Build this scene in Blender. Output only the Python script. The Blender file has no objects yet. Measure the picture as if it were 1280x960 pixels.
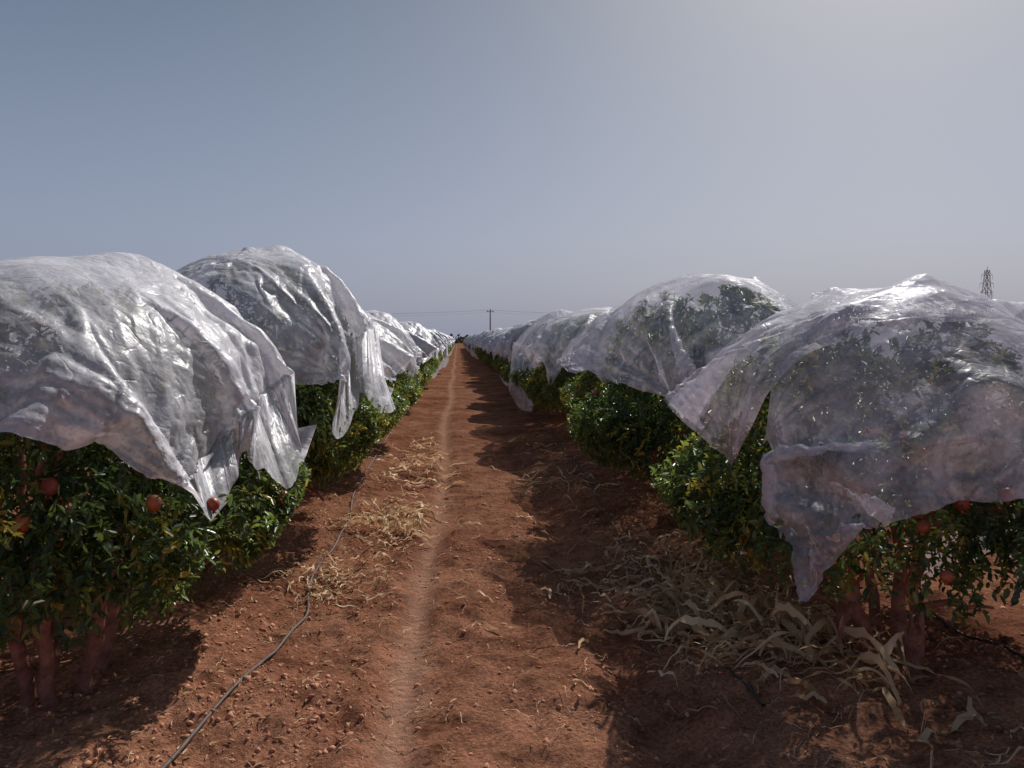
import bpy, math, time
import numpy as np
from mathutils import Vector, Matrix
T0=time.time()
rng=np.random.default_rng(7)
sc=bpy.context.scene
sc.view_settings.view_transform='Standard'; sc.view_settings.look='None'; sc.view_settings.exposure=0

# ------------------------------------------------------------ helpers
def mesh_np(name,V,F,smooth=False,tint=None):
    V=np.asarray(V,dtype=np.float32); F=np.asarray(F,dtype=np.int32)
    me=bpy.data.meshes.new(name)
    me.vertices.add(len(V)); me.vertices.foreach_set('co',V.ravel())
    k=F.shape[1]
    me.loops.add(F.size); me.loops.foreach_set('vertex_index',F.ravel())
    me.polygons.add(len(F)); me.polygons.foreach_set('loop_start',np.arange(0,F.size,k,dtype=np.int32))
    if smooth: me.polygons.foreach_set('use_smooth',np.ones(len(F),dtype=bool))
    if tint is not None:
        a=me.attributes.new('tint','FLOAT','POINT'); a.data.foreach_set('value',np.asarray(tint,dtype=np.float32))
    me.update(calc_edges=True); me.validate()
    return me
def obj(name,me,mat=None,parent=None,loc=(0,0,0),col=None):
    o=bpy.data.objects.new(name,me)
    if mat and me and not me.materials: me.materials.append(mat)
    o.location=loc
    (col or sc.collection).objects.link(o)
    if parent: o.parent=parent
    return o
def hash2(ix,iy,s):
    h=(ix.astype(np.int64)*374761393+iy.astype(np.int64)*668265263+s*974711)&0x7fffffff
    h=((h^(h>>13))*1274126177)&0x7fffffff
    h=h^(h>>16)
    return (h&0xffff)/65535.0
def vnoise(x,y,s=0):
    ix=np.floor(x);iy=np.floor(y);fx=x-ix;fy=y-iy
    fx=fx*fx*(3-2*fx);fy=fy*fy*(3-2*fy)
    a=hash2(ix,iy,s);b=hash2(ix+1,iy,s);c=hash2(ix,iy+1,s);d=hash2(ix+1,iy+1,s)
    return (a*(1-fx)+b*fx)*(1-fy)+(c*(1-fx)+d*fx)*fy-0.5
def fbm(x,y,o=4,s=0):
    r=0;a=1
    for i in range(o):
        r=r+a*vnoise(x*2**i+17*i,y*2**i-9*i,s+i); a*=.5
    return r
ROWS=3.75; XL=-1.6; XR=2.15
def H(x,y):
    x=np.asarray(x,float);y=np.asarray(y,float)
    d=np.abs((x-XL+ROWS/2)%ROWS-ROWS/2)
    h=.10*np.exp(-(d/.70)**2)
    near=1/(1+(np.hypot(x,y)/14)**2)
    h=h+.06*fbm(x*.5,y*.35,2,3)*near
    xr=x+.2+.05*np.sin(y*.5)
    rut=np.exp(-(xr/.075)**2)
    rough=(1-.8*rut)*near
    h=h-.040*rut*near+.036*np.exp(-((x-.08)/.2)**2)*near+.022*np.exp(-((xr+.17)/.07)**2)*near
    h=h+rough*(.08*fbm(x*2.4,y*2.0,3,11)+.055*np.maximum(0,fbm(x*9,y*8,4,23)+.1))
    h=h-.04*np.exp(-((x-.80)/.15)**2)*near
    return h

# ------------------------------------------------------------ materials
def mat(name):
    m=bpy.data.materials.new(name); m.use_nodes=True
    nt=m.node_tree; nt.nodes.clear()
    out=nt.nodes.new('ShaderNodeOutputMaterial')
    return m,nt,out
def M(nt,op,a,b=None,c=None):
    n=nt.nodes.new('ShaderNodeMath');n.operation=op
    for i,v in enumerate((a,b,c)):
        if v is None: continue
        if isinstance(v,bpy.types.NodeSocket): nt.links.new(v,n.inputs[i])
        else: n.inputs[i].default_value=v
    return n.outputs[0]
def ramp(nt,fac,stops):
    r=nt.nodes.new('ShaderNodeValToRGB'); e=r.color_ramp.elements
    while len(e)<len(stops): e.new(.5)
    for i,(p,c) in enumerate(stops): e[i].position=p; e[i].color=(*c,1)
    nt.links.new(fac,r.inputs['Fac']); return r
def mixrgb(nt,fac,a,b,mode='MIX'):
    m=nt.nodes.new('ShaderNodeMixRGB'); m.blend_type=mode
    for s,v in ((0,fac),(1,a),(2,b)):
        if isinstance(v,bpy.types.NodeSocket): nt.links.new(v,m.inputs[s])
        elif s==0: m.inputs[0].default_value=v
        else: m.inputs[s].default_value=(*v,1)
    return m.outputs[0]
def noise(nt,scale,detail=4,rough=.55,vec=None,dist=0):
    n=nt.nodes.new('ShaderNodeTexNoise'); n.inputs['Scale'].default_value=scale
    n.inputs['Detail'].default_value=detail; n.inputs['Roughness'].default_value=rough
    n.inputs['Distortion'].default_value=dist
    if vec is not None: nt.links.new(vec,n.inputs['Vector'])
    return n.outputs['Fac']
def simple(name,stops,scale=8,rough=.9,bump=.3,bscale=30,spec=.2,bdist=.01):
    m,nt,out=mat(name)
    tc=nt.nodes.new('ShaderNodeTexCoord').outputs['Object']
    c=ramp(nt,noise(nt,scale,3,.6,tc),stops)
    p=nt.nodes.new('ShaderNodeBsdfPrincipled'); p.inputs['Roughness'].default_value=rough
    p.inputs['Specular IOR Level'].default_value=spec
    nt.links.new(c.outputs[0],p.inputs['Base Color'])
    if bump>0:
        b=nt.nodes.new('ShaderNodeBump'); b.inputs['Strength'].default_value=bump; b.inputs['Distance'].default_value=bdist
        nt.links.new(noise(nt,bscale,3,.6,tc),b.inputs['Height']); nt.links.new(b.outputs[0],p.inputs['Normal'])
    nt.links.new(p.outputs[0],out.inputs[0]); return m

def soil_mat():
    m,nt,out=mat('red_soil')
    tc=nt.nodes.new('ShaderNodeTexCoord').outputs['Object']
    n1=noise(nt,.9,3,.6,tc); n2=noise(nt,6,5,.7,tc); n3=noise(nt,55,2,.7,tc)
    c1=ramp(nt,n1,[(.35,(.33,.135,.080)),(.65,(.58,.275,.165))]).outputs[0]
    c2=ramp(nt,n2,[(.30,(.40,.36,.34)),(.5,(1,1,1)),(.72,(1.3,1.26,1.22))]).outputs[0]
    c=mixrgb(nt,.9,c1,c2,'MULTIPLY')
    c3=ramp(nt,n3,[(.35,(.52,.50,.48)),(.55,(1,1,1)),(.75,(1.35,1.33,1.3))]).outputs[0]
    c=mixrgb(nt,.8,c,c3,'MULTIPLY')
    sx=nt.nodes.new('ShaderNodeSeparateXYZ'); nt.links.new(tc,sx.inputs[0])
    wob=M(nt,'MULTIPLY',M(nt,'SINE',M(nt,'MULTIPLY',sx.outputs[1],.5)),.05)
    wob2=M(nt,'MULTIPLY',M(nt,'SUBTRACT',noise(nt,5,2,.6,tc),.5),.16)
    xr=M(nt,'ABSOLUTE',M(nt,'ADD',M(nt,'ADD',M(nt,'ADD',sx.outputs[0],.2),wob),wob2))
    mr=nt.nodes.new('ShaderNodeMapRange'); mr.inputs['From Min'].default_value=.13; mr.inputs['From Max'].default_value=.02
    nt.links.new(xr,mr.inputs[0])
    c=mixrgb(nt,M(nt,'MULTIPLY',mr.outputs[0],.6),c,(.66,.38,.26))
    p=nt.nodes.new('ShaderNodeBsdfDiffuse'); p.inputs['Roughness'].default_value=.8
    nt.links.new(c,p.inputs['Color'])
    tread=M(nt,'MULTIPLY',M(nt,'SINE',M(nt,'ADD',M(nt,'MULTIPLY',sx.outputs[1],95),M(nt,'MULTIPLY',xr,60))),M(nt,'MULTIPLY',M(nt,'MULTIPLY',mr.outputs[0],n1),.09))
    hgt=M(nt,'ADD',noise(nt,14,6,.76,tc),tread)
    b1=nt.nodes.new('ShaderNodeBump'); b1.inputs['Strength'].default_value=1.; b1.inputs['Distance'].default_value=.045
    nt.links.new(hgt,b1.inputs['Height'])
    nt.links.new(b1.outputs[0],p.inputs['Normal'])
    nt.links.new(p.outputs[0],out.inputs[0]); return m
M_soil=soil_mat()
M_clod=simple('soil_clod',[(.3,(.27,.11,.068)),(.7,(.58,.29,.18))],scale=14,bscale=60,bump=0)
M_bark=simple('pomegranate_bark',[(.3,(.18,.068,.048)),(.7,(.48,.21,.15))],scale=14,bscale=45,bump=.8)
M_hose=simple('black_drip_hose',[(.3,(.06,.045,.04)),(.7,(.13,.09,.075))],scale=20,rough=.6,bump=0)
M_metal=simple('grey_steel',[(.3,(.12,.13,.15)),(.7,(.18,.19,.21))],scale=1,rough=.6,bump=0)
def leafmat(name,stops,trans=.38,tcol=(.18,.24,.03),rough=.36,spec=.65,add=.6,var=.14):
    m,nt,out=mat(name)
    at=nt.nodes.new('ShaderNodeAttribute'); at.attribute_name='tint'
    oi=nt.nodes.new('ShaderNodeObjectInfo')
    mr=nt.nodes.new('ShaderNodeMapRange'); mr.inputs['To Min'].default_value=-.05; mr.inputs['To Max'].default_value=var
    nt.links.new(oi.outputs['Random'],mr.inputs[0])
    c=ramp(nt,M(nt,'ADD',at.outputs['Fac'],mr.outputs[0]),stops).outputs[0]
    p=nt.nodes.new('ShaderNodeBsdfPrincipled'); p.inputs['Roughness'].default_value=rough; p.inputs['Specular IOR Level'].default_value=spec
    nt.links.new(c,p.inputs['Base Color'])
    t=nt.nodes.new('ShaderNodeBsdfTranslucent')
    nt.links.new(mixrgb(nt,add,c,tcol,'ADD'),t.inputs['Color'])
    mx=nt.nodes.new('ShaderNodeMixShader'); mx.inputs[0].default_value=trans
    nt.links.new(p.outputs[0],mx.inputs[1]); nt.links.new(t.outputs[0],mx.inputs[2]); nt.links.new(mx.outputs[0],out.inputs[0])
    return m
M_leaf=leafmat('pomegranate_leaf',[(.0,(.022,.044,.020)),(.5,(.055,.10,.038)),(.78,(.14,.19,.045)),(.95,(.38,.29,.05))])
M_straw=leafmat('dry_straw',[(.0,(.24,.13,.07)),(.5,(.56,.37,.21)),(1,(.80,.62,.41))],.2,(.12,.06,.02),.75,.15,.4,.05)
M_fruit=simple('pomegranate_skin',[(.35,(.26,.035,.025)),(.65,(.38,.13,.045))],scale=9,rough=.4,bump=0,spec=.4)
def fabric(name,transp,colr=(.80,.78,.84)):
    m,nt,out=mat(name)
    tc=nt.nodes.new('ShaderNodeTexCoord').outputs['Object']
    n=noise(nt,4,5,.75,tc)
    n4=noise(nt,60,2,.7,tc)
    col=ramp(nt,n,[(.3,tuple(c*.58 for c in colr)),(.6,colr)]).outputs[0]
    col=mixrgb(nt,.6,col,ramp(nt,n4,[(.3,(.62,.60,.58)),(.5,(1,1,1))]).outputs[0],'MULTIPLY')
    r1=M(nt,'ABSOLUTE',M(nt,'SUBTRACT',noise(nt,4,1,.5,tc,.4),.5))
    r2=M(nt,'ABSOLUTE',M(nt,'SUBTRACT',noise(nt,11,1,.5,tc,.3),.5))
    hh=M(nt,'ADD',M(nt,'ADD',M(nt,'MULTIPLY',M(nt,'MINIMUM',r1,.10),1.5),M(nt,'MULTIPLY',M(nt,'MINIMUM',r2,.09),.7)),M(nt,'MULTIPLY',noise(nt,26,2,.6,tc),.15))
    b=nt.nodes.new('ShaderNodeBump');b.inputs['Strength'].default_value=.6;b.inputs['Distance'].default_value=.04
    nt.links.new(hh,b.inputs['Height'])
    nrm=b.outputs[0]
    d=nt.nodes.new('ShaderNodeBsdfDiffuse'); t=nt.nodes.new('ShaderNodeBsdfTranslucent')
    g=nt.nodes.new('ShaderNodeBsdfGlossy'); g.inputs['Roughness'].default_value=.4
    for s in (d,t): nt.links.new(col,s.inputs['Color'])
    for s in (d,t,g): nt.links.new(nrm,s.inputs['Normal'])
    m1=nt.nodes.new('ShaderNodeMixShader'); m1.inputs[0].default_value=.28
    nt.links.new(d.outputs[0],m1.inputs[1]); nt.links.new(t.outputs[0],m1.inputs[2])
    m2=nt.nodes.new('ShaderNodeMixShader'); m2.inputs[0].default_value=.07
    nt.links.new(m1.outputs[0],m2.inputs[1]); nt.links.new(g.outputs[0],m2.inputs[2])
    if transp<=0:
        nt.links.new(m2.outputs[0],out.inputs[0]); return m
    tr=nt.nodes.new('ShaderNodeBsdfTransparent')
    m3=nt.nodes.new('ShaderNodeMixShader')
    lw=nt.nodes.new('ShaderNodeMapRange'); lw.inputs['From Min'].default_value=.3; lw.inputs['From Max'].default_value=.7
    lw.inputs['To Min'].default_value=transp*1.35; lw.inputs['To Max'].default_value=transp*.65
    nt.links.new(n,lw.inputs[0]); nt.links.new(lw.outputs[0],m3.inputs[0])
    nt.links.new(m2.outputs[0],m3.inputs[1]); nt.links.new(tr.outputs[0],m3.inputs[2])
    nt.links.new(m3.outputs[0],out.inputs[0]); return m
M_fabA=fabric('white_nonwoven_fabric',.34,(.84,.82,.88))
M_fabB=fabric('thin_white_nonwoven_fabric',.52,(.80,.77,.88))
M_fabC=fabric('white_nonwoven_fabric_opaque',0,(.68,.67,.72))

# ------------------------------------------------------------ ground
def axis(lo,hi,step,far,r):
    a=list(np.arange(lo,hi,step)); s=step
    up=[hi]
    while up[-1]<far: s*=r; up.append(up[-1]+s)
    return a,up
a,up=axis(-3.6,4.2,.022,2500,1.13)
dn=[-3.6]; s=.024
while dn[-1]>-2500: s*=1.13; dn.append(dn[-1]-s)
gx=np.array(dn[:0:-1]+a+up)
a,up=axis(2.3,8.5,.024,4000,1.035)
dn=[2.3]; s=.024
while dn[-1]>-60: s*=1.3; dn.append(dn[-1]-s)
gy=np.array(dn[:0:-1]+a+up)
X,Y=np.meshgrid(gx,gy)
V=np.stack([X,Y,H(X,Y)],-1).reshape(-1,3)
nx,ny=len(gx),len(gy)
i=(np.arange(ny-1)[:,None]*nx+np.arange(nx-1)[None]).ravel()
obj('ground',mesh_np('ground',V,np.stack([i,i+1,i+nx+1,i+nx],1),True),M_soil)

# ------------------------------------------------------------ tubes
def tube(path,rad,k=7):
    P=np.asarray(path,float);n=len(P);R=np.broadcast_to(rad,(n,))
    T=np.gradient(P,axis=0);T/=np.linalg.norm(T,axis=1)[:,None]+1e-9
    ref=np.array([0,0,1.]) if abs(T[0,2])<.8 else np.array([1.,0,0])
    A=np.cross(T,ref);A/=np.linalg.norm(A,axis=1)[:,None]+1e-9;B=np.cross(T,A)
    th=np.arange(k)*2*np.pi/k
    V=P[:,None]+R[:,None,None]*(A[:,None]*np.cos(th)[None,:,None]+B[:,None]*np.sin(th)[None,:,None])
    F=[]
    for a in range(n-1):
        for b in range(k):
            F.append((a*k+b,a*k+(b+1)%k,(a+1)*k+(b+1)%k,(a+1)*k+b))
    return V.reshape(-1,3),np.array(F)
def join(parts):
    Vs=[];Fs=[];o=0
    for v,f in parts: Vs.append(v);Fs.append(f+o);o+=len(v)
    return np.concatenate(Vs),np.concatenate(Fs)

# ------------------------------------------------------------ tree parts
CC=np.array([0,0,1.18]); CR=np.array([.88,1.22,.74]); ZG=.06
def limbs(seed,lean=(0,0),thick=1.0):
    r=np.random.default_rng(seed);parts=[]
    ns=r.integers(5,7)
    for s_ in range(ns):
        a=s_*2*np.pi/ns+r.normal(0,.3); sp=r.uniform(.3,.5)
        n=13;t=np.linspace(0,1,n)
        b=np.array([.12*np.cos(a)+lean[0],.17*np.sin(a)+lean[1],-.10])
        e=np.array([sp*np.cos(a),sp*1.3*np.sin(a),r.uniform(1.1,1.35)])
        P=b+(e-b)*t[:,None]
        P[1:,:2]+=np.cumsum(r.normal(0,.013,(n-1,2)),0)+r.normal(0,.008,(n-1,2))
        rr=r.uniform(.026,.042)*thick
        R=(rr*(1-.72*t)+.004)*(1+r.normal(0,.07,n)); R[0]*=1.4
        parts.append(tube(P,R,10))
        for q in range(6):
            k=r.integers(4,n-1); p0=P[k]
            d=np.array([np.cos(a+r.normal(0,1)),np.sin(a+r.normal(0,1)),r.uniform(-.1,.8)]);d/=np.linalg.norm(d)
            L=r.uniform(.25,.5);tt=np.linspace(0,1,6)
            Q=p0+d*L*tt[:,None];Q[:,2]-=.12*tt**2;Q[1:]+=r.normal(0,.014,(5,3))
            e_=np.linalg.norm((Q-CC)/CR,axis=1);Q=CC+(Q-CC)*np.minimum(1,.88/e_)[:,None] if Q[-1,2]>1. else Q
            parts.append(tube(Q,R[k]*.6*(1-.8*tt)+.0025,6))
    V,F=join(parts);return mesh_np('limbs',V,F,True)
def leaves_geo(P,D,Nn,L,W,tint):
    n=len(P);D/=np.linalg.norm(D,axis=1)[:,None]+1e-9
    S=np.cross(D,Nn);S/=np.linalg.norm(S,axis=1)[:,None]+1e-9
    U=np.cross(S,D); L=L[:,None];W=W[:,None]
    f=.22*W
    v=np.stack([P,P+D*L*.3+S*W*.5+U*f,P+D*L*.7+S*W*.42+U*f-U*L*.03,P+D*L-U*L*.12,P+D*L*.7-S*W*.42+U*f-U*L*.03,P+D*L*.3-S*W*.5+U*f],1).reshape(-1,3)
    b=np.arange(n)*6
    F=np.concatenate([np.stack([b,b+1,b+2,b+3],1),np.stack([b,b+3,b+4,b+5],1)])
    return v,F,np.repeat(tint,6)
def foliage(seed,nsh=1500,lp=24,scale=1.0,low=.15,zmin=.70):
    r=np.random.default_rng(seed)
    nc=38
    d=r.normal(size=(nc,3));d/=np.linalg.norm(d,axis=1)[:,None]
    C=CC+d*CR*r.uniform(.5,.9,(nc,1))
    C[:,2]=np.where(C[:,2]<.9,.9+r.uniform(-.1,.2,nc),C[:,2])
    k=32;a=r.uniform(0,2*np.pi,k)
    C=np.concatenate([C,np.stack([CR[0]*np.cos(a)*r.uniform(.6,1.22,k),CR[1]*.95*np.sin(a)*r.uniform(.6,1.14,k),np.where(r.random(k)<low,r.uniform(.52,.70,k),r.uniform(zmin,1.05,k))],1)])
    ci=r.integers(0,len(C),nsh)
    P0=C[ci]+r.normal(0,.10,(nsh,3))
    out=(P0-CC)/CR;out/=np.linalg.norm(out,axis=1)[:,None]+1e-9
    D=out*.7+r.normal(0,.5,(nsh,3));D[:,2]-=np.where(P0[:,2]<1.1,.15,-.1);D/=np.linalg.norm(D,axis=1)[:,None]
    Ls=r.uniform(.14,.38,nsh); st=np.clip(r.normal(.36,.2,nsh)+.24*(r.random(nsh)<.18),0,1)
    t=np.tile(np.linspace(.05,1,lp),nsh)+r.normal(0,.02,nsh*lp)
    I=np.repeat(np.arange(nsh),lp)
    P=P0[I]+D[I]*(Ls[I]*t)[:,None]; P[:,2]-=.25*Ls[I]*t**2
    L=r.uniform(.034,.064,len(P))*scale;W=L*r.uniform(.3,.42,len(P))
    LD=D[I]*.55+r.normal(0,.55,(len(P),3));LD[:,2]-=.1;LD/=np.linalg.norm(LD,axis=1)[:,None]
    tip=P+LD*L[:,None]
    e=np.maximum(np.linalg.norm((P-CC)/CR,axis=1),np.linalg.norm((tip-CC)/CR,axis=1))
    lim=np.where(P[:,2]>1.1,.975,.975+np.clip((1.1-P[:,2])*1.8,0,.45))
    f=np.minimum(1,lim/e)[:,None]; f=np.where(f<1,f*r.uniform(.92,1,(len(P),1)),f)
    P=CC+(P-CC)*f
    P[:,2]=np.maximum(P[:,2],.40+r.uniform(0,.12,len(P)))
    Nn=r.normal(0,.6,(len(P),3));Nn[:,2]+=1
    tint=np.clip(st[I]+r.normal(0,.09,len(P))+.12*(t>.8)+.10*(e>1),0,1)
    v,F,tt=leaves_geo(P,LD,Nn,L,W,tint)
    return mesh_np('foliage',v,F,False,tt)
def fruit_geo(c,rad,r):
    k=12;m=8
    prof=[(.02,1.0)]+[(math.sin(math.pi*j/m),math.cos(math.pi*j/m)) for j in range(1,m)]+[(.22,-.98),(.24,-1.18),(.36,-1.42),(.14,-1.12),(.02,-1.08)]
    P=np.array([[pr*math.cos(2*math.pi*a/k),pr*math.sin(2*math.pi*a/k),z] for pr,z in prof for a in range(k)])
    P[-3*k:-2*k:2,2]+=.16
    ax=r.normal(0,.12,2); P[:,0]+=P[:,2]*ax[0];P[:,1]+=P[:,2]*ax[1]
    n=len(prof);F=np.array([(a*k+b,a*k+(b+1)%k,(a+1)*k+(b+1)%k,(a+1)*k+b) for a in range(n-1) for b in range(k)])
    return P*rad+np.array(c),F
def fruits(seed,n=14,extra=None):
    r=np.random.default_rng(seed);parts=[]
    pts=list(extra or [])
    for _ in range(n):
        a=r.uniform(0,2*np.pi);z=r.uniform(.65,1.1);q=r.uniform(.85,1.08)
        pts.append((CR[0]*q*np.cos(a),CR[1]*q*np.sin(a),z))
    for p in pts: parts.append(fruit_geo(p,r.uniform(.026,.034),r))
    V,F=join(parts);return mesh_np('fruit',V,F,True)
LIMB=[limbs(s) for s in (1,2,3,4)]+[limbs(5,(.10,-.42),1.1),limbs(6,(-.14,-.5),1.1)]
FOL=[foliage(11,1850,20,low=.08,zmin=.76),foliage(12,1850,20),foliage(13,1800,20,low=.08,zmin=.76)]
FOLF=[foliage(s,600,14,1.9) for s in (21,22)]
FR=[fruits(s,7) for s in (31,32)]
for m_ in LIMB: m_.materials.append(M_bark)
for m_ in FOL+FOLF: m_.materials.append(M_leaf)
for m_ in FR: m_.materials.append(M_fruit)
print('trees',time.time()-T0)
def tree(x,y,k,scl=(1,1,1),rot=0,near=True,col=None,fr=None,lb=None,name='pomegranate_tree'):
    e=bpy.data.objects.new(name,None);(col or sc.collection).objects.link(e)
    e.empty_display_size=.2
    e.location=(x,y,ZG);e.scale=scl;e.rotation_euler[2]=rot
    obj('limbs',LIMB[k%4 if lb is None else lb],None,e,col=col)
    obj('foliage',(FOL if near else FOLF)[k%(3 if near else 2)],None,e,col=col)
    if near or k==0: obj('fruit',fr or FR[k%2],None,e,col=col)
    return e

# ------------------------------------------------------------ cloth drape (position-based)
f32=np.float32
EDGE=[(.25,0),(.5,0),(.75,0),(.25,1),(.5,1),(.75,1),(0,.25),(0,.5),(0,.75),(1,.25),(1,.5),(1,.75)]
def drape(center,scl,quad,pins,seed,n0=29,levels=3,off=.03,slack=1.035,tips=16,lumps=7,ztree=ZG,auto=(),az=1.17,aout=.07,rnd=.14,fold=1.0):
    """quad: 4 corner coords on the unrolled sheet (metres from the crown top): uv 00,10,01,11; rnd rounds the sheet's corners"""
    r=np.random.default_rng(seed);n=n0
    cc=np.array([center[0],center[1],ztree+CC[2]*scl[2]]);R=CR*np.array(scl)
    CE=[(cc,R+off)]
    for _ in range(lumps):
        d=np.array([r.normal(),r.normal(),abs(r.normal())*1.1+.3]);d/=np.linalg.norm(d)
        s_=r.uniform(.22,.34);q=cc+d*R*(1-s_*.78);CE.append((q,R*s_+off+r.uniform(.0,.035)))
    for _ in range(tips):
        d=np.array([r.normal(),r.normal(),abs(r.normal())*1.1+.2]);d/=np.linalg.norm(d)
        CE.append((cc+d*R*r.uniform(1.0,1.07),np.full(3,r.uniform(.02,.04)+off)))
    CE=[(a.astype(f32),b.astype(f32)) for a,b in CE]
    quad=np.array(quad,float)
    def un(u,v):
        q=quad[0]*(1-u)*(1-v)+quad[1]*u*(1-v)+quad[2]*(1-u)*v+quad[3]*u*v
        return q*(1-rnd*((2*u-1)**2*(2*v-1)**2))
    def unroll(n):
        u,v=np.meshgrid(np.linspace(0,1,n),np.linspace(0,1,n),indexing='ij')
        return un(u[...,None],v[...,None])
    def dome(Q,m=1.03,ex=0):
        Q=Q+1e-4
        s=np.linalg.norm(Q,axis=-1);c=Q[...,0]/s;sn=Q[...,1]/s
        Rt=1/np.sqrt((c/R[0])**2+(sn/R[1])**2)
        hq=((Rt-R[2])/(Rt+R[2]))**2;Lq=np.pi*(Rt+R[2])*(1+3*hq/(10+np.sqrt(4-3*hq)))/4
        ph=np.minimum(s/Lq,1)*np.pi/2
        return np.stack([cc[0]+c*(Rt*np.sin(ph)*m+ex),cc[1]+sn*(Rt*np.sin(ph)*m+ex),cc[2]+R[2]*m*np.cos(ph)-np.maximum(0,s-Lq)],-1)
    p=dome(unroll(n))+r.normal(0,.008,(n,n,3));p=p.astype(f32)
    pins=list(pins)
    for (pu,pv) in auto:
        t_=dome(un(pu,pv),1.0,aout+r.uniform(0,.05));t_[2]=az+r.normal(0,.035)
        pins.append((pu,pv,tuple(t_)))
    for lev in range(levels):
        steps=[110,50,28,13][lev]; it=[12,10,9,8][lev]
        Q=unroll(n)*slack
        prev=p.copy(); start=p.copy(); sl=[]
        def add(a,b,w): sl.append((a,b,np.linalg.norm(Q[b]-Q[a],axis=-1,keepdims=True).astype(f32),f32(w)))
        for o in (0,1):
            e=(n-1-o)//2*2+o
            A=slice(o,e,2);B=slice(o+1,e+1,2);al=slice(None);lo=slice(0,n-1);hi=slice(1,n)
            add((A,al),(B,al),1.);add((al,A),(al,B),1.)
            add((A,lo),(B,hi),.4);add((A,hi),(B,lo),.4)
        bl=[]
        for a,b in (((slice(0,n-2),slice(None)),(slice(2,n),slice(None))),((slice(None),slice(0,n-2)),(slice(None),slice(2,n)))):
            bl.append((a,b,np.linalg.norm(Q[b]-Q[a],axis=-1,keepdims=True).astype(f32)))
        gg=f32((.00035,.00010,.00003,.00001)[lev])
        def collide(p,prev):
            for q,rr in CE:
                d=(p-q)/rr;e=(d*d).sum(-1)
                m_=e<1
                if m_.any():
                    pn=q+d[m_]/np.sqrt(e[m_])[:,None]*rr
                    p[m_]=pn;prev[m_]=prev[m_]+(pn-prev[m_])*f32(.75)
        for st in range(steps):
            vel=(p-prev)*f32(.93)
            sp=np.sqrt((vel*vel).sum(-1,keepdims=True)); vel*=np.minimum(1,f32(.03)/(sp+f32(1e-9)))
            prev=p.copy(); p=p+vel; p[...,2]-=gg
            for k_ in range(it):
                for a,b,h,w in sl:
                    d=p[b]-p[a];L=np.sqrt(np.einsum('ijk,ijk->ij',d,d))[...,None]+f32(1e-9)
                    d*=(f32(.5)*w)*(L-h)/L
                    p[a]+=d;p[b]-=d
                if k_%2==0:
                    for a,b,h in bl:
                        d=p[b]-p[a];L=np.sqrt(np.einsum('ijk,ijk->ij',d,d))[...,None]+f32(1e-9)
                        d*=f32(.05)*np.minimum(L-h,0)/L;p[a]+=d;p[b]-=d
                for (pu,pv,tx) in pins:
                    i_=int(round(pu*(n-1)));j_=int(round(pv*(n-1)))
                    if lev==0:
                        w=min(1,(st+1)/70)
                        p[i_,j_]=start[i_,j_]*(1-w)+np.array(tx)*w
                    else: p[i_,j_]=tx
                if k_==it//2: collide(p,prev)
            collide(p,prev)
        if lev<levels-1:
            m2=2*n-1;q=np.zeros((m2,m2,3),f32);q[::2,::2]=p
            q[1::2,::2]=(p[1:]+p[:-1])/2;q[:,1::2]=(q[:,0:-1:2]+q[:,2::2])/2
            p=(q+r.normal(0,.003 if lev<2 else .0012,q.shape)).astype(f32);n=m2
    # tension creases fanning out from the tied points of the hem and from branch tips
    Q=unroll(n);gu=np.gradient(p,axis=0);gv=np.gradient(p,axis=1)
    nn=np.cross(gu,gv);nn/=np.linalg.norm(nn,axis=-1)[...,None]+1e-9
    nn*=np.where((nn*(p-cc)).sum(-1)>0,1,-1)[...,None]
    disp=np.zeros((n,n))
    def fan(qp,reach,amp,fr,s):
        d=np.linalg.norm(Q-qp,axis=-1);a=np.arctan2(Q[...,1]-qp[1],Q[...,0]-qp[0])
        w_=vnoise(a*fr+20,d*.9+3,s)+.5*vnoise(a*fr*2.1+50,d*1.6,s+9)
        w_=.42-np.abs(w_)*1.5
        return amp*d/(d+.12)*np.exp(-(d/reach)**1.6)*w_*np.clip(d*fr/.16,0,1)**.5
    for q_,(pu,pv,tx) in enumerate(pins):
        c_=(pu in (0,1)) and (pv in (0,1))
        disp+=fan(un(np.float64(pu),np.float64(pv)),1.1 if c_ else .55,.055*fold if c_ else .030*fold,6.5 if c_ else 5,seed+q_)
    for q_ in range(7):
        qp=quad.mean(0)+r.normal(0,.45,2)
        disp+=fan(qp,.42,.020*fold,3.5,seed+50+q_)
    p=p+nn*np.maximum(disp,-.02)[...,None]
    i=(np.arange(n-1)[:,None]*n+np.arange(n-1)[None]).ravel()
    return mesh_np('cover_mesh',p.reshape(-1,3),np.stack([i,i+n,i+n+1,i+1],1),True)

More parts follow.
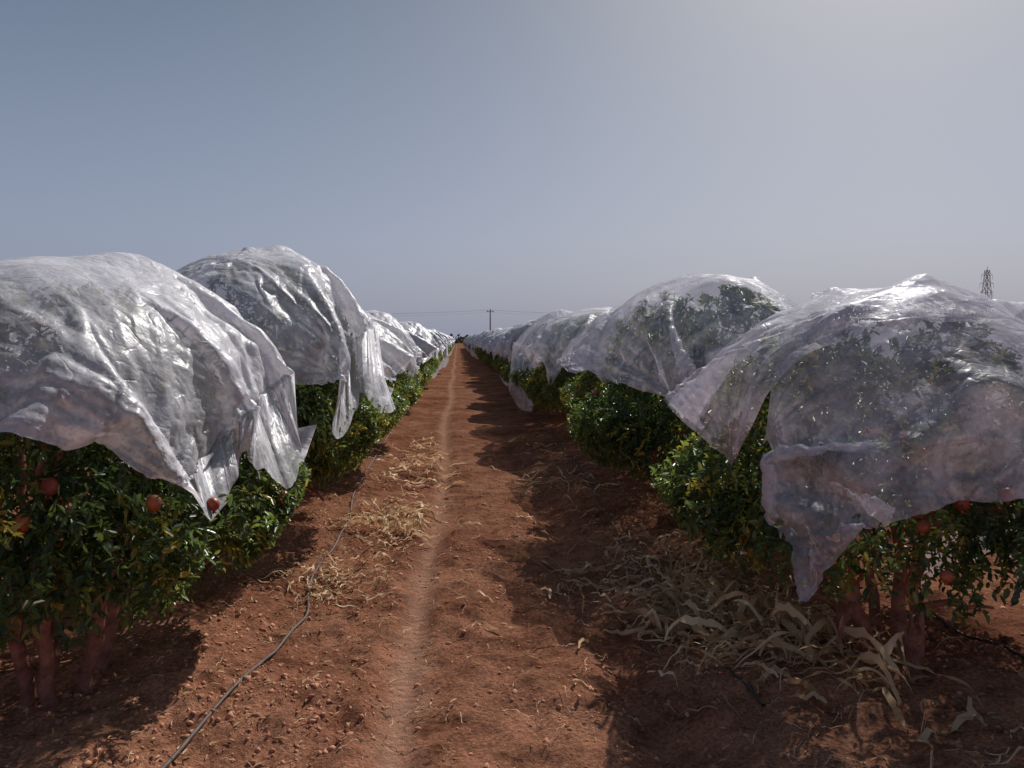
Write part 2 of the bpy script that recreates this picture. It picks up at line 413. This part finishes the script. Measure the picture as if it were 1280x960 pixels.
T1=time.time()
LN=4
def rect(a,b,c,d): return [(a,c),(b,c),(a,d),(b,d)]
tL1=((-1.84,3.95),(.92,.94,.99)); tL2=((-1.64,6.65),(.94,1.02,1.16))
tR1=((2.20,4.1),(.98,.93,.92)); tR2=((2.12,6.8),(1.04,1.04,1.08))
cL1=drape(*tL1,rect(-1.22,1.25,-1.42,1.32),
   [(1,0,(-.97,3.06,1.04)),(1,1,(-.86,4.95,1.10)),(0,0,(-2.75,3.0,1.1)),(0,1,(-2.7,5.0,1.05)),(1,.33,(-.95,3.65,1.12)),(1,.66,(-.90,4.3,1.15))],101,levels=LN,
   auto=[(.25,0),(.5,0),(.8,0),(0,.33),(0,.66),(.5,1)],az=1.20)
cL2=drape(*tL2,rect(-1.38,1.38,-1.55,1.50),
   [(1,0,(-.82,5.25,1.06)),(1,1,(-.60,7.6,1.16)),(0,0,(-2.6,5.4,1.1)),(0,1,(-2.6,7.9,1.1)),(1,.35,(-.72,6.0,1.22)),(1,.68,(-.66,6.8,1.24))],102,levels=LN,
   auto=[(.3,0),(.7,0),(0,.5),(.5,1)],az=1.25,slack=1.02,fold=1.3)
cR1=drape(*tR1,[(-1.22,-.75),(1.28,-.75),(-.92,1.08),(1.15,1.2)],
   [(0,0,(1.38,3.85,1.0)),(0,.5,(1.38,4.2,1.12)),(0,1,(1.50,4.62,1.20)),(1,1,(3.0,5.1,1.1))],103,levels=LN,auto=[(1,.5),(.25,1),(.5,1),(.75,1)],az=1.3,aout=.0,rnd=.05)
cR1b=drape(*tR1,[(-1.20,-1.50),(1.45,-1.42),(-.1,.45),(1.5,.8)],
   [(0,0,(1.33,2.98,.62)),(.06,0,(1.41,2.96,.70)),(.13,0,(1.52,2.95,.84)),(.21,0,(1.68,2.95,.95)),(.42,0,(1.92,2.92,1.00)),(.66,0,(2.3,2.92,1.06)),(1,0,(3.0,3.0,1.0)),(0,.12,(1.33,3.12,.80)),(0,.24,(1.34,3.3,.98)),(0,.40,(1.40,3.55,1.14)),(1,.5,(3.15,3.9,1.1))],104,levels=LN,off=.055,rnd=0,fold=.9)
cR2=drape(*tR2,rect(-1.30,1.36,-1.50,1.45),
   [(0,0,(1.50,5.45,1.18)),(0,1,(1.0,7.6,1.37)),(1,0,(3.0,5.6,1.1)),(1,1,(3.0,8.0,1.1)),(0,.3,(1.24,6.1,1.26)),(0,.65,(1.10,6.9,1.32))],105,levels=LN,
   auto=[(.3,0),(.7,0),(1,.5),(.5,1)],az=1.24,slack=1.02,fold=1.2)
print('near covers',time.time()-T1)
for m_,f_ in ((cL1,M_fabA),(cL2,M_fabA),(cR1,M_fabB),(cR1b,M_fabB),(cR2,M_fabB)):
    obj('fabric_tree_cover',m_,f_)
GC=[]
for k in range(3):
    r=np.random.default_rng(200+k)
    j=lambda s=.1:r.normal(0,s)
    GC.append(drape((0,0),(1,1,1),rect(-1.28,1.28,-1.52,1.52),
      [(0,0,(-.88+j(.06),-1.22+j(),1.05+j(.06))),(1,0,(.88+j(.06),-1.22+j(),1.05+j(.06))),(0,1,(-.88+j(.06),1.22+j(),1.05+j(.06))),(1,1,(.88+j(.06),1.22+j(),1.05+j(.06)))],210+k,levels=3,ztree=0,
      auto=[e for e in EDGE if r.random()<.75],az=1.22,aout=.04,fold=1.4))
    GC[-1].materials.append(M_fabA)
def variant(src,m):
    L=[q.copy() for q in src]
    for q in L: q.materials.clear(); q.materials.append(m)
    return L
GCB=variant(GC,M_fabB);GCC=variant(GC,M_fabC)
print('covers',time.time()-T1)

frL=fruits(41,4,[(.92,-.70,.90),(-.25,-1.0,.93),(.75,-.92,.95),(1.05,.1,.78),(.35,-1.15,.93),(.05,-.95,1.0)])
frR=fruits(42,4,[(-.80,-.60,1.0),(-.62,-.85,1.02),(-.1,-1.0,.95),(-.3,-1.05,.86)])
for m_ in (frL,frR): m_.materials.append(M_fruit)
tree(*tL1[0],0,tL1[1],0,fr=frL,lb=4)
tree(*tL2[0],1,tL2[1],0)
tree(*tR1[0],2,tR1[1],0,fr=frR,lb=5)
tree(*tR2[0],0,tR2[1],math.pi)
r=np.random.default_rng(77)
def cover(x,y,k,scl,rot,src,col=None):
    o=obj('fabric_tree_cover',src[k%3],None,None,(x,y,ZG),col)
    o.scale=scl;o.rotation_euler[2]=rot;return o
for side,x0,ys in ((0,XL,9.35),(1,XR,9.6)):
    for k in range(10):
        y=ys+2.7*k;sc_=(r.uniform(.88,1.04),r.uniform(1.02,1.1),r.uniform(.91,1.08));x=x0+r.normal(0,.08)
        tree(x,y,k+side,sc_,math.pi*(r.random()<.5))
        cover(x,y,k+side,sc_,math.pi*(r.random()<.5),(GC if (side==0 or k%2) else GCB) if k<3 else GCC)
SEG=bpy.data.collections.new('orchard_row_segment')
for k in range(5):
    sc_=(r.uniform(.93,1.04),1.08,r.uniform(.93,1.07));x=r.normal(0,.06);y=1.35+2.7*k
    tree(x,y,k,sc_,math.pi*(k%2),near=False,col=SEG,name='row_tree')
    c_=cover(x,y,k,sc_,math.pi*(r.random()<.5),GCC,col=SEG); c_.name='row_cover'
def seg(x,y,flip):
    e=bpy.data.objects.new('orchard_row',None);sc.collection.objects.link(e)
    e.instance_type='COLLECTION';e.instance_collection=SEG;e.empty_display_size=.3
    e.location=(x,y+(13.5 if flip else 0),0);e.rotation_euler[2]=math.pi if flip else 0
for x0,ys in ((XL,35.2),(XR,35.5)):
    for k in range(8): seg(x0,ys+13.5*k,k%2)
for m_,c_ in ((-2,2),(-1,5),(1,6),(2,4)):
    x0=(XL if m_<0 else XR)+ROWS*m_
    for k in range(c_): seg(x0,2.6+13.5*k,(k+m_)%2)

# ------------------------------------------------------------ clods
t=(1+5**.5)/2
ico_v=np.array([(-1,t,0),(1,t,0),(-1,-t,0),(1,-t,0),(0,-1,t),(0,1,t),(0,-1,-t),(0,1,-t),(t,0,-1),(t,0,1),(-t,0,-1),(-t,0,1)])/1.9
ico_f=np.array([(0,11,5),(0,5,1),(0,1,7),(0,7,10),(0,10,11),(1,5,9),(5,11,4),(11,10,2),(10,7,6),(7,1,8),(3,9,4),(3,4,2),(3,2,6),(3,6,8),(3,8,9),(4,9,5),(2,4,11),(6,2,10),(8,6,7),(9,8,1)])
n=26000
cy=2.4+np.abs(rng.normal(0,1,n))*4.5; cxx=rng.uniform(-3,3.6,n)
keep=(rng.random(n)<np.clip(.12+2.6*np.maximum(0,vnoise(cxx*1.5,cy*1.2,5)+.0),0,1))&((np.abs(cxx+.2)>.12)|(rng.random(n)<.08))
cxx=cxx[keep];cy=cy[keep];n=len(cy)
s=.003+.0036*rng.exponential(1,n);s=np.minimum(s,.028)
v=ico_v[None]*(1+rng.normal(0,.26,(n,12,1)))*s[:,None,None]*rng.uniform(.7,1.3,(n,1,3))
v[...,2]*=.8
v+=np.stack([cxx,cy,H(cxx,cy)+s*.05],-1)[:,None]
F=(ico_f[None]+12*np.arange(n)[:,None,None]).reshape(-1,3)
obj('soil_clods',mesh_np('soil_clods',v.reshape(-1,3),F),M_clod)

# ------------------------------------------------------------ leaf litter
def litter(n,xf,yf,name,Lr=(.03,.07),wr=(.25,.45),lift=.012):
    x=xf(n);y=yf(n)
    P=np.stack([x,y,H(x,y)+rng.uniform(.001,lift,n)],-1)
    a=rng.uniform(0,2*np.pi,n);D=np.stack([np.cos(a),np.sin(a),rng.normal(0,.25,n)],-1)
    Nn=rng.normal(0,.45,(n,3));Nn[:,2]+=1
    L=rng.uniform(*Lr,n);W=L*rng.uniform(*wr,n)
    v,F,tt=leaves_geo(P,D,Nn,L,W,rng.random(n)*.6)
    obj(name,mesh_np(name,v,F,False,tt),M_straw)
litter(6000,lambda n:np.where(rng.random(n)<.5,rng.normal(XL+.4,.45,n),rng.normal(XR-.5,.45,n)),lambda n:2.4+np.abs(rng.normal(0,6,n)),'leaf_litter',(.015,.045),(.2,.45))
litter(2600,lambda n:rng.uniform(-1,1.4,n),lambda n:2.4+np.abs(rng.normal(0,7,n)),'leaf_litter',(.01,.035),(.1,.35),.006)

# ------------------------------------------------------------ straw heaps
def ribbons(name,n,cxf,L=(.15,.5),W=(.006,.022),hgt=.08,seed=0,dirn=None):
    r=np.random.default_rng(seed);Vs=[];Fs=[];Ts=[];o=0
    for _ in range(n):
        x,y=cxf(r);k=12;a=(dirn+r.normal(0,.8)) if dirn is not None else r.uniform(0,2*np.pi)
        l=r.uniform(*L);w=r.uniform(*W);z=r.uniform(0,1)**2*hgt
        da=np.cumsum(r.normal(0,.26,k))+a
        px=x+np.cumsum(np.cos(da))*l/k;py=y+np.cumsum(np.sin(da))*l/k
        pz=H(px,py)+.008+z*np.sin(np.linspace(.3,2.9,k))+np.abs(np.cumsum(r.normal(0,.008,k)))
        tw=r.uniform(0,3)+np.cumsum(r.normal(0,.4,k))
        ww=w*(np.sin(np.linspace(.35,3.0,k))**.6)*(1+r.normal(0,.18,k))
        sx_=-np.sin(da)*np.cos(tw)*ww/2;sy_=np.cos(da)*np.cos(tw)*ww/2;sz=np.sin(tw)*ww/2
        P=np.stack([px,py,pz],-1);S=np.stack([sx_,sy_,sz],-1)
        V=np.stack([P-S,P+S],1);V[...,2]=np.maximum(V[...,2],(H(px,py)+.003)[:,None])
        Vs.append(V.reshape(-1,3));i=np.arange(k-1)*2+o
        Fs.append(np.stack([i,i+1,i+3,i+2],1));Ts.append(np.full(2*k,np.clip(r.normal(.6,.3),0,1)));o+=2*k
    obj(name,mesh_np(name,np.concatenate(Vs),np.concatenate(Fs),True,np.concatenate(Ts)),M_straw)
def blob(cx,cy,sx,sy,rot=0):
    def f(r):
        a,b=r.normal(0,sx),r.normal(0,sy);return cx+a*math.cos(rot)-b*math.sin(rot),cy+a*math.sin(rot)+b*math.cos(rot)
    return f
ribbons('dry_straw_heap',220,blob(-.55,6.8,.17,.35),(.12,.4),(.006,.026),.11,1)
ribbons('dry_straw_heap',130,blob(-.80,5.15,.16,.2),(.1,.3),(.004,.014),.06,2)
ribbons('dry_straw_heap',190,blob(1.56,3.95,.15,.42,.25),(.2,.55),(.010,.044),.20,3,1.8)
ribbons('dry_straw_heap',320,blob(1.52,4.1,.2,.5,.25),(.1,.35),(.003,.013),.13,33)
ribbons('dry_straw_heap',340,blob(1.35,4.9,.24,.55),(.1,.4),(.004,.024),.12,4)
ribbons('dry_straw_heap',160,blob(-.5,10.2,.2,1.3),(.12,.4),(.008,.03),.08,5)
ribbons('dry_straw_heap',120,blob(1.1,9,.2,1.5),(.12,.4),(.006,.022),.08,6)
ribbons('scattered_straw',420,lambda r:(r.uniform(-1.4,1.9),2.5+abs(r.normal(0,3.5))),(.05,.25),(.002,.005),.012,7)
ribbons('scattered_straw',26,blob(.75,5.0,.3,.6),(.15,.35),(.006,.02),.05,8)

# ------------------------------------------------------------ hoses
def hose(pts,rad=.008):
    P=np.array(pts,float);tt=np.linspace(0,len(P)-1,len(P)*14);t=np.arange(len(P))
    x=np.interp(tt,t,P[:,0]);y=np.interp(tt,t,P[:,1])
    xp=np.convolve(np.pad(x,5,'edge'),np.ones(11)/11,'valid')
    z=H(xp,y);z=np.convolve(np.pad(z,3,'edge'),np.ones(7)/7,'valid')+rad+.006
    V,F=tube(np.stack([xp,y,z],-1),rad,8);obj('drip_irrigation_hose',mesh_np('hose',V,F,True),M_hose)
hose([(-1.14,2.2),(-1.06,2.95),(-.93,3.9),(-.86,4.6),(-.96,5.1),(-.95,5.8),(-.92,6.8),(-1.05,8),(-1.1,12),(-1.2,20),(-1.2,34)])
hose([(1.30,3.25),(1.27,3.9),(1.22,4.6),(1.25,5.6),(1.3,6.6),(1.36,7.7),(1.5,10),(1.6,20),(1.6,34)])
hose([(2.62,2.6),(2.70,3.6),(2.68,4.2),(2.85,5.5),(2.8,8),(2.8,20)])

# ------------------------------------------------------------ pylons, poles, wires
def strut(a,b,r_): 
    return tube([a,((a[0]+b[0])/2,(a[1]+b[1])/2,(a[2]+b[2])/2),b],r_,5)
def pylon(x,y,h,w=5.5,rr=.16):
    P=[];c=[(-1,-1),(1,-1),(1,1),(-1,1)]
    def W(t): return w/2*(1-t)**1.3*.9+.55
    L=[0,.16,.3,.43,.55,.66,.76,.86,.95]
    for a,b in zip(L[:-1],L[1:]):
        for q in range(4):
            c0,c1=c[q],c[(q+1)%4]
            A=(c0[0]*W(a),c0[1]*W(a),a*h);B=(c0[0]*W(b),c0[1]*W(b),b*h);C=(c1[0]*W(b),c1[1]*W(b),b*h);D=(c1[0]*W(a),c1[1]*W(a),a*h)
            P+=[strut(A,B,rr),strut(A,C,rr*.55),strut(D,B,rr*.55),strut(B,C,rr*.55)]
    P.append(strut((0,0,.95*h),(0,0,h),rr*.8))
    for lv,ln in ((.66,2.6),(.77,2.8),(.88,2.3)):
        for s_ in (-1,1):
            P+=[strut((s_*.6,0,lv*h),(s_*ln,0,lv*h+.2),rr*.7),strut((s_*.6,0,(lv+.05)*h),(s_*ln,0,lv*h+.2),rr*.6),strut((s_*ln,0,lv*h),(s_*ln,0,lv*h-1.6),rr*.5)]
    V,F=join(P);obj('transmission_tower',mesh_np('lattice',V,F),M_metal,None,(x,y,0))
pylon(206,300,30,5.5,.10); pylon(92,720,29,6,.2)
P=[tube([(0,0,0),(0,0,5),(0,0,9.3)],[.2,.17,.13],8),strut((-1,0,8.7),(1,0,8.7),.09),strut((-.7,0,8.7),(-.7,0,9.1),.06),strut((.7,0,8.7),(.7,0,9.1),.06)]
V,F=join(P)
for xx in (-56,8.4,72): obj('utility_pole',mesh_np('pole',V,F),M_metal,None,(xx,205,0))
P=[]
for dx,z in ((-.7,9.1),(.7,9.1),(0,8.5)):
    for a,b in ((-56,8.4),(8.4,72)):
        t_=np.linspace(0,1,14);P.append(tube(np.stack([a+dx+(b-a)*t_,205+0*t_,z-1.1*4*t_*(1-t_)*.9],-1),.012,4))
V,F=join(P);obj('power_lines',mesh_np('wires',V,F),M_metal)

# distant tree line
n=16000
x=rng.uniform(-500,600,n);yy=300+rng.uniform(0,60,n)
hh=3.2+3.2*np.maximum(-.4,fbm(x*.03,yy*.02,4,40))*2
z=rng.uniform(0,1,n)**.7*hh
P=np.stack([x,yy,z],-1);D=rng.normal(size=(n,3));Nn=rng.normal(size=(n,3));L=rng.uniform(.8,2.2,n)
v,F,tt=leaves_geo(P,D,Nn,L,L*.7,rng.uniform(.1,.5,n))
M_far=simple('hazy_far_foliage',[(.3,(.05,.07,.05)),(.7,(.09,.11,.08))],scale=.2,bump=0)
obj('distant_tree_line',mesh_np('distant_trees',v,F,False,tt),M_far)

# ------------------------------------------------------------ light
AZ=math.radians(30);EL=math.radians(41)
w=bpy.data.worlds.new('World');sc.world=w;w.use_nodes=True;nt=w.node_tree
bg=nt.nodes['Background']
sky=nt.nodes.new('ShaderNodeTexSky');sky.sky_type='NISHITA';sky.sun_disc=False
sky.sun_elevation=EL;sky.sun_rotation=AZ;sky.air_density=1;sky.dust_density=4.0;sky.ozone_density=2.5
tc=nt.nodes.new('ShaderNodeTexCoord');sp=nt.nodes.new('ShaderNodeSeparateXYZ');nt.links.new(tc.outputs['Generated'],sp.inputs[0])
hz=ramp(nt,sp.outputs[2],[(.0,(.34,.375,.51)),(.12,(.30,.35,.485)),(.42,(.10,.15,.22)),(1,(.06,.09,.15))]).outputs[0]
sc10=nt.nodes.new('ShaderNodeVectorMath');sc10.operation='SCALE';nt.links.new(hz,sc10.inputs[0]);sc10.inputs['Scale'].default_value=16
mx=mixrgb(nt,.32,sc10.outputs[0],sky.outputs[0])
nt.links.new(mx,bg.inputs[0]);bg.inputs[1].default_value=.065
sd=bpy.data.lights.new('sun','SUN');sd.energy=5;sd.angle=math.radians(.5);sd.color=(1,.97,.92)
so=bpy.data.objects.new('sun',sd);sc.collection.objects.link(so)
d=Vector((math.sin(AZ)*math.cos(EL),math.cos(AZ)*math.cos(EL),math.sin(EL)))
so.rotation_euler=d.to_track_quat('Z','Y').to_euler()
cam=bpy.data.cameras.new('camera');co=bpy.data.objects.new('camera',cam);sc.collection.objects.link(co)
co.location=(0,0,1.62);co.rotation_euler=(math.radians(90-3.2),0,math.radians(-3.9))
cam.lens=28.1;cam.sensor_width=36;cam.clip_end=6000;cam.clip_start=.05
sc.camera=co
print('total',time.time()-T0)
